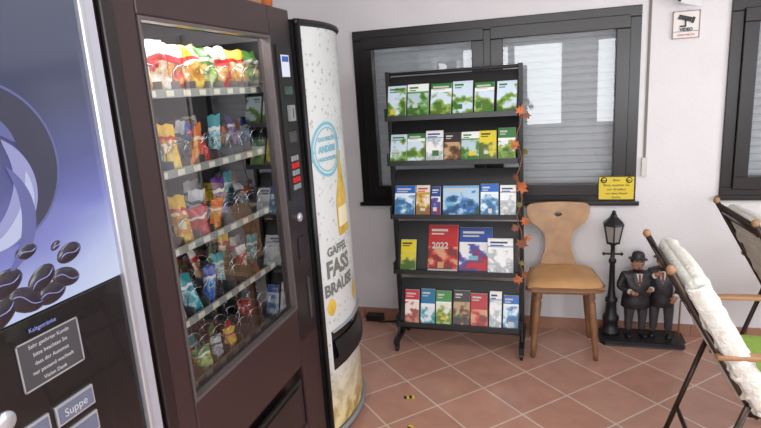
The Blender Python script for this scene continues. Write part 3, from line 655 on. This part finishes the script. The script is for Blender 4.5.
def man(name,ox,oy,H,fat,yaw,lh,rh,headtilt):
    Rz=Matrix.Translation((ox,oy,.035))@Matrix.Rotation(yaw,4,'Z')@Matrix.Scale(H,4)
    V=[];Ed=[];Rd=[]
    def v(p,r,par=None,ry=None):
        V.append(p);Rd.append((r,ry or r)); i=len(V)-1
        if par is not None: Ed.append((par,i))
        return i
    pel=v((0,0,.49),.085*fat); wa=v((0,-.01*fat,.60),.092*fat,pel); ch=v((0,-.005,.72),.09*(fat*.5+.5),wa); nb=v((0,0,.805),.05,ch); v((0,-.01,.87),.035,nb)
    for s_,hand in ((-1,rh),(1,lh)):
        hp=v((s_*.065,0,.45),.07*fat**.5,pel); kn=v((s_*.075,-.015,.26),.052,hp); an=v((s_*.078,0,.07),.042,kn); 
        sh=v((s_*.125*fat**.4,0,.765),.052,ch); el=v(hand[0],.04,sh); wr=v(hand[1],.028,el)
    me=bpy.data.meshes.new(name+"_sk"); me.from_pydata(V,Ed,[]); ob=bpy.data.objects.new("tmp",me); S.collection.objects.link(ob)
    md=ob.modifiers.new("k","SKIN"); sv=me.skin_vertices[0].data
    for i,(a,b_) in enumerate(Rd): sv[i].radius=(a,b_)
    sv[0].use_root=True
    ob.modifiers.new("s","SUBSURF").levels=2
    bpy.context.view_layer.update()
    m2=bpy.data.meshes.new_from_object(ob.evaluated_get(bpy.context.evaluated_depsgraph_get())); bpy.data.objects.remove(ob)
    m2.materials.clear(); m2.materials.append(coatm); m2.materials.append(trous)
    for p in m2.polygons: p.use_smooth=True; p.material_index=1 if p.center.z<.42 else 0
    m2.transform(Rz); ob=bpy.data.objects.new(name+"_body",m2); S.collection.objects.link(ob); ob.parent=E
    o=B(name+"_head_and_details",E,Rz)
    o.lathe([(.100*fat,.60),(.105*fat,.54),(.112*fat,.46),(.118*fat,.38),(.112*fat,.375)],(0,0,0),coatm,20,1,.8)
    fy=-.093*(fat*.5+.5)-.004
    o.add([(-.035,fy+.02,.80),(.035,fy+.02,.80),(.022,fy-.004,.72),(0,fy-.012*fat,.66),(-.022,fy-.004,.72)],[(0,4,3,2,1)],shirt)
    o.add([(-.012,fy+.012,.795),(.012,fy+.012,.795),(.014,fy-.012,.70),(0,fy-.018*fat,.67),(-.014,fy-.012,.70)],[(0,4,3,2,1)],mat("statue_tie",c(120,50,45),.5))
    for s_ in (-1,1):
        o.add([(s_*.035,fy+.018,.805),(s_*.07,fy+.03,.79),(s_*.055,fy-.0,.71),(s_*.0,fy-.018*fat,.64)],[(0,1,2,3)],trous)
        o.ell((s_*.085,-.045,.03),(.038,.085,.032),black); o.box(s_*.085-.035,s_*.085+.035,-.12,.035,0,.012,black)
    for k in range(3): o.ell((0,-.098*fat-.01,.60-.05*k),(.007,.005,.007),blackm,nu=8,nv=5)
    Rh=Matrix.Translation((0,-.012,.905))@Matrix.Rotation(headtilt,4,'Y')@Matrix.Scale(1.15,4)
    T0=o.T; o.T=T0@Rh; wf=.9+.12*fat
    o.ell((0,0,0),(.055*wf,.062,.072),skin,nu=18,nv=12); o.ell((0,-.012,-.035),(.045*wf,.05,.035),skin)
    o.ell((0,-.067,-.008),(.012,.016,.018),skin,nu=8,nv=6)
    for s_ in (-1,1):
        o.ell((s_*.022,-.056,.012),(.010,.008,.008),shirt,nu=8,nv=6); o.ell((s_*.022,-.063,.011),(.005,.004,.005),black,nu=8,nv=6)
        o.ell((s_*.022,-.058,.026),(.014,.006,.004),black,nu=8,nv=5); o.ell((s_*.056*wf,.0,-.005),(.008,.015,.02),skin,nu=8,nv=6)
        o.ell((s_*.045*wf,.012,.018),(.018,.04,.03),black,nu=10,nv=6)
    if fat>1.1: o.ell((0,-.066,-.032),(.010,.006,.005),black,nu=8,nv=5)
    o.ell((0,-.06,-.044),(.018,.006,.004),mat("statue_lips",c(130,60,55),.5),nu=8,nv=5)
    o.ell((0,.025,-.01),(.05*wf,.045,.055),black,nu=12,nv=8)
    o.lathe([(.088,.038),(.092,.044),(.086,.048),(.062,.046),(.061,.075),(.056,.098),(.04,.115),(.015,.122),(.001,.123)],(0,0,0),coatm,22,1,1.05,Matrix.Rotation(-.08,3,'X'))
    o.T=T0
    for hand in (rh,lh):
        el,wr=Vector(hand[0]),Vector(hand[1]); d=(wr-el).normalized(); sd=d.cross(Vector((0,1,.3))).normalized(); nn=sd.cross(d)
        pc=wr+d*.03
        o.tube([wr-d*.008,pc-d*.01,pc+d*.022],[.019,.024,.020],skin,10)
        o.tube([wr-d*.03,wr-d*.004],[.031,.031],shirt,12)
        for q,(of,ln) in enumerate(((-.015,.034),(-.005,.040),(.005,.037),(.015,.028))):
            b0=pc+d*.016+sd*of; b1=b0+d*ln*.5+nn*.004; b2=b1+d*ln*.4+nn*.014
            o.tube([b0,b1,b2],[.0065,.006,.0045],skin,6)
        b0=pc-d*.012-sd*.02; o.tube([b0,b0+d*.016-sd*.012,b0+d*.032-sd*.012+nn*.01],[.0075,.007,.005],skin,6)
    o.done()
man("stout_man",.520,3.43,.515,1.4,.15,((.19,-.03,.62),(.12,-.13,.62)),((-.20,-.02,.62),(-.10,-.15,.60)),.08)
man("thin_man",.665,3.445,.53,1.08,-.2,((.17,-.01,.61),(.13,-.10,.52)),((-.17,-.05,.66),(-.07,-.12,.76)),-.1)
o=B("walking_cane",E); o.tube([(.75,3.385,.035),(.75,3.375,.285)],.005,woodd,8); o.tube([(.75,3.375,.285),(.752,3.365,.305),(.76,3.36,.305),(.763,3.36,.29)],.005,woodd,8); o.done()
# ---------------------------------------------------------------- garden chairs
def garden_chair(x,y,rot,W=.48):
    E=empty("garden_chair",(x,y,0)); E.rotation_euler=(0,0,rot)
    top=Vector((0,0,.93)); st=Vector((.27,0,.44)); dv=(st-top)
    o=B("frame",E)
    for yy in (0,W):
        s1=1 if yy else -1
        o.tube([(top.x,yy,top.z),(st.x,yy,st.z),(st.x+.02,yy,st.z-.02)],.012,tubem,10)
        o.ell((top.x-.005,yy,top.z+.012),(.016,.016,.018),armwood)
        ys=yy+s1*.022
        o.tube([(.25,ys,.47),(.11,ys,.012)],.011,tubem,10)
        o.tube([(.26,yy,.43),(.70,yy,.43)],.012,tubem,10)
        o.tube([(.64,ys,.645),(.66,ys,.43),(.74,ys,.012)],.011,tubem,10)
        for q in (.11,.74): o.ell((q,ys,.012),(.016,.016,.0125),black)
    for (x_,z_) in [(.025,.885),(.285,.43),(.69,.43),(.15,.14)]: o.tube([(x_,-.01,z_),(x_,W+.01,z_)],.010,tubem,8)
    o.done()
    o=B("armrests",E)
    for yy in (-.033,W+.033):
        o.grid(lambda u,v:(.14+.58*u, yy+(v-.5)*.042*(1-.25*(2*u-1)**2), .652+.010*math.sin(pi*u)),10,2,armwood)
    o.done(solid=.016,bevel=.004)
    o=B("sling",E)
    o.grid(lambda u,v:(top.x+dv.x*v+.01*math.sin(pi*v)+.004,W*u,top.z+dv.z*v),8,8,meshf)
    o.grid(lambda u,v:(.28+.41*v,W*u,.44-.015*math.sin(pi*v)),8,8,meshf); o.done(solid=.006)
    o=B("seat_cushion",E)
    for sg in (1,-1):
        def fn(u,v):
            a=2*u-1;b_=2*v-1; ed=max(0,(1-a**8)*(1-b_**8))**.4
            return (.50+.215*a,W/2+(W/2-.005)*b_,.492+sg*.038*ed+.004*math.sin(9*a)*math.sin(8*b_)*ed)
        o.grid(fn,16,16,greenf)
    o.done()
    # towel-like cover: a folded sheet lying on the front of the backrest, over the near top rail, ruffled edge
    o=B("back_cover",E)
    nrm=Vector((-dv.z,0,dv.x)).normalized()
    if nrm.x<0: nrm=-nrm
    NU=72
    def fn(u,v):
        a=2*pi*u; ca,sa=math.cos(a),math.sin(a); t=.07+.93*v
        yy=W/2-.01+(W/2+.02)*(abs(ca)**.35)*(1 if ca>0 else -1)
        d=(abs(sa)**.55)*(1 if sa>0 else -1)
        dn=.046+.040*d
        wr=noise.noise(Vector((ca*2.5,v*9+x,sa*2.5))); w2=noise.noise(Vector((ca*5,v*22,sa*5+x)))
        edge=abs(ca)**4
        dn+=.010*wr+.006*w2+.007*edge*math.sin(v*34)
        if sa<0: dn-=.014*v*(1+.5*math.sin(a*15))
        k=max(0,1-v/.07); k=1-math.sqrt(max(0,1-k*k)); dn=dn*(1-k)+.045*k; yy=W/2+(yy-W/2)*(1-.04*k)
        lower=max(0,v-.85)/.15
        p=top+dv*(t+.03*lower*math.sin(a*9))+nrm*(dn*(1+.25*lower))
        return Vector((p.x,yy+.006*w2+.006*edge*math.sin(v*50),p.z))
    o.grid(fn,NU,60,cream)
    o.add([fn(i/NU,0) for i in range(NU)],[tuple(range(NU))],cream,True)
    # folded hem hanging over the near side
    def hem(u,v):
        t=.10+.86*u; p=top+dv*t+nrm*(.01+.075*v)
        return Vector((p.x-.0,-.034-.012*math.sin(pi*v)-.006*math.sin(u*40+v*3),p.z-.012*v))
    o.grid(hem,50,8,cream)
    o.done(solid=.006)
    return E
garden_chair(.41,1.98,math.radians(0),.48)
garden_chair(.86,2.64,math.radians(3),.48)
# ---------------------------------------------------------------- small floor things
hz=mat("tape_yellow",c(220,200,40),.5)
o=B("hazard_tape")
for (x,y,a) in [(-.69,2.56,.3),(-.63,2.29,1.2)]:
    R=Matrix.Translation((x,y,0))@Matrix.Rotation(a,4,'Z'); 
    for k in range(4): o.box(-.028+.014*k,-.014+.014*k,-.012,.012,0,.002,hz if k%2 else black,R)
o.done()
o=B("power_cable")
o.tube([(-1.2,3.50,.012),(-1.1,3.46,.01),(-1.0,3.48,.01),(-.93,3.45,.01),(-.85,3.5,.012)],.007,black,8); o.box(-1.22,-1.1,3.47,3.53,.0,.045,black); o.done(.003)
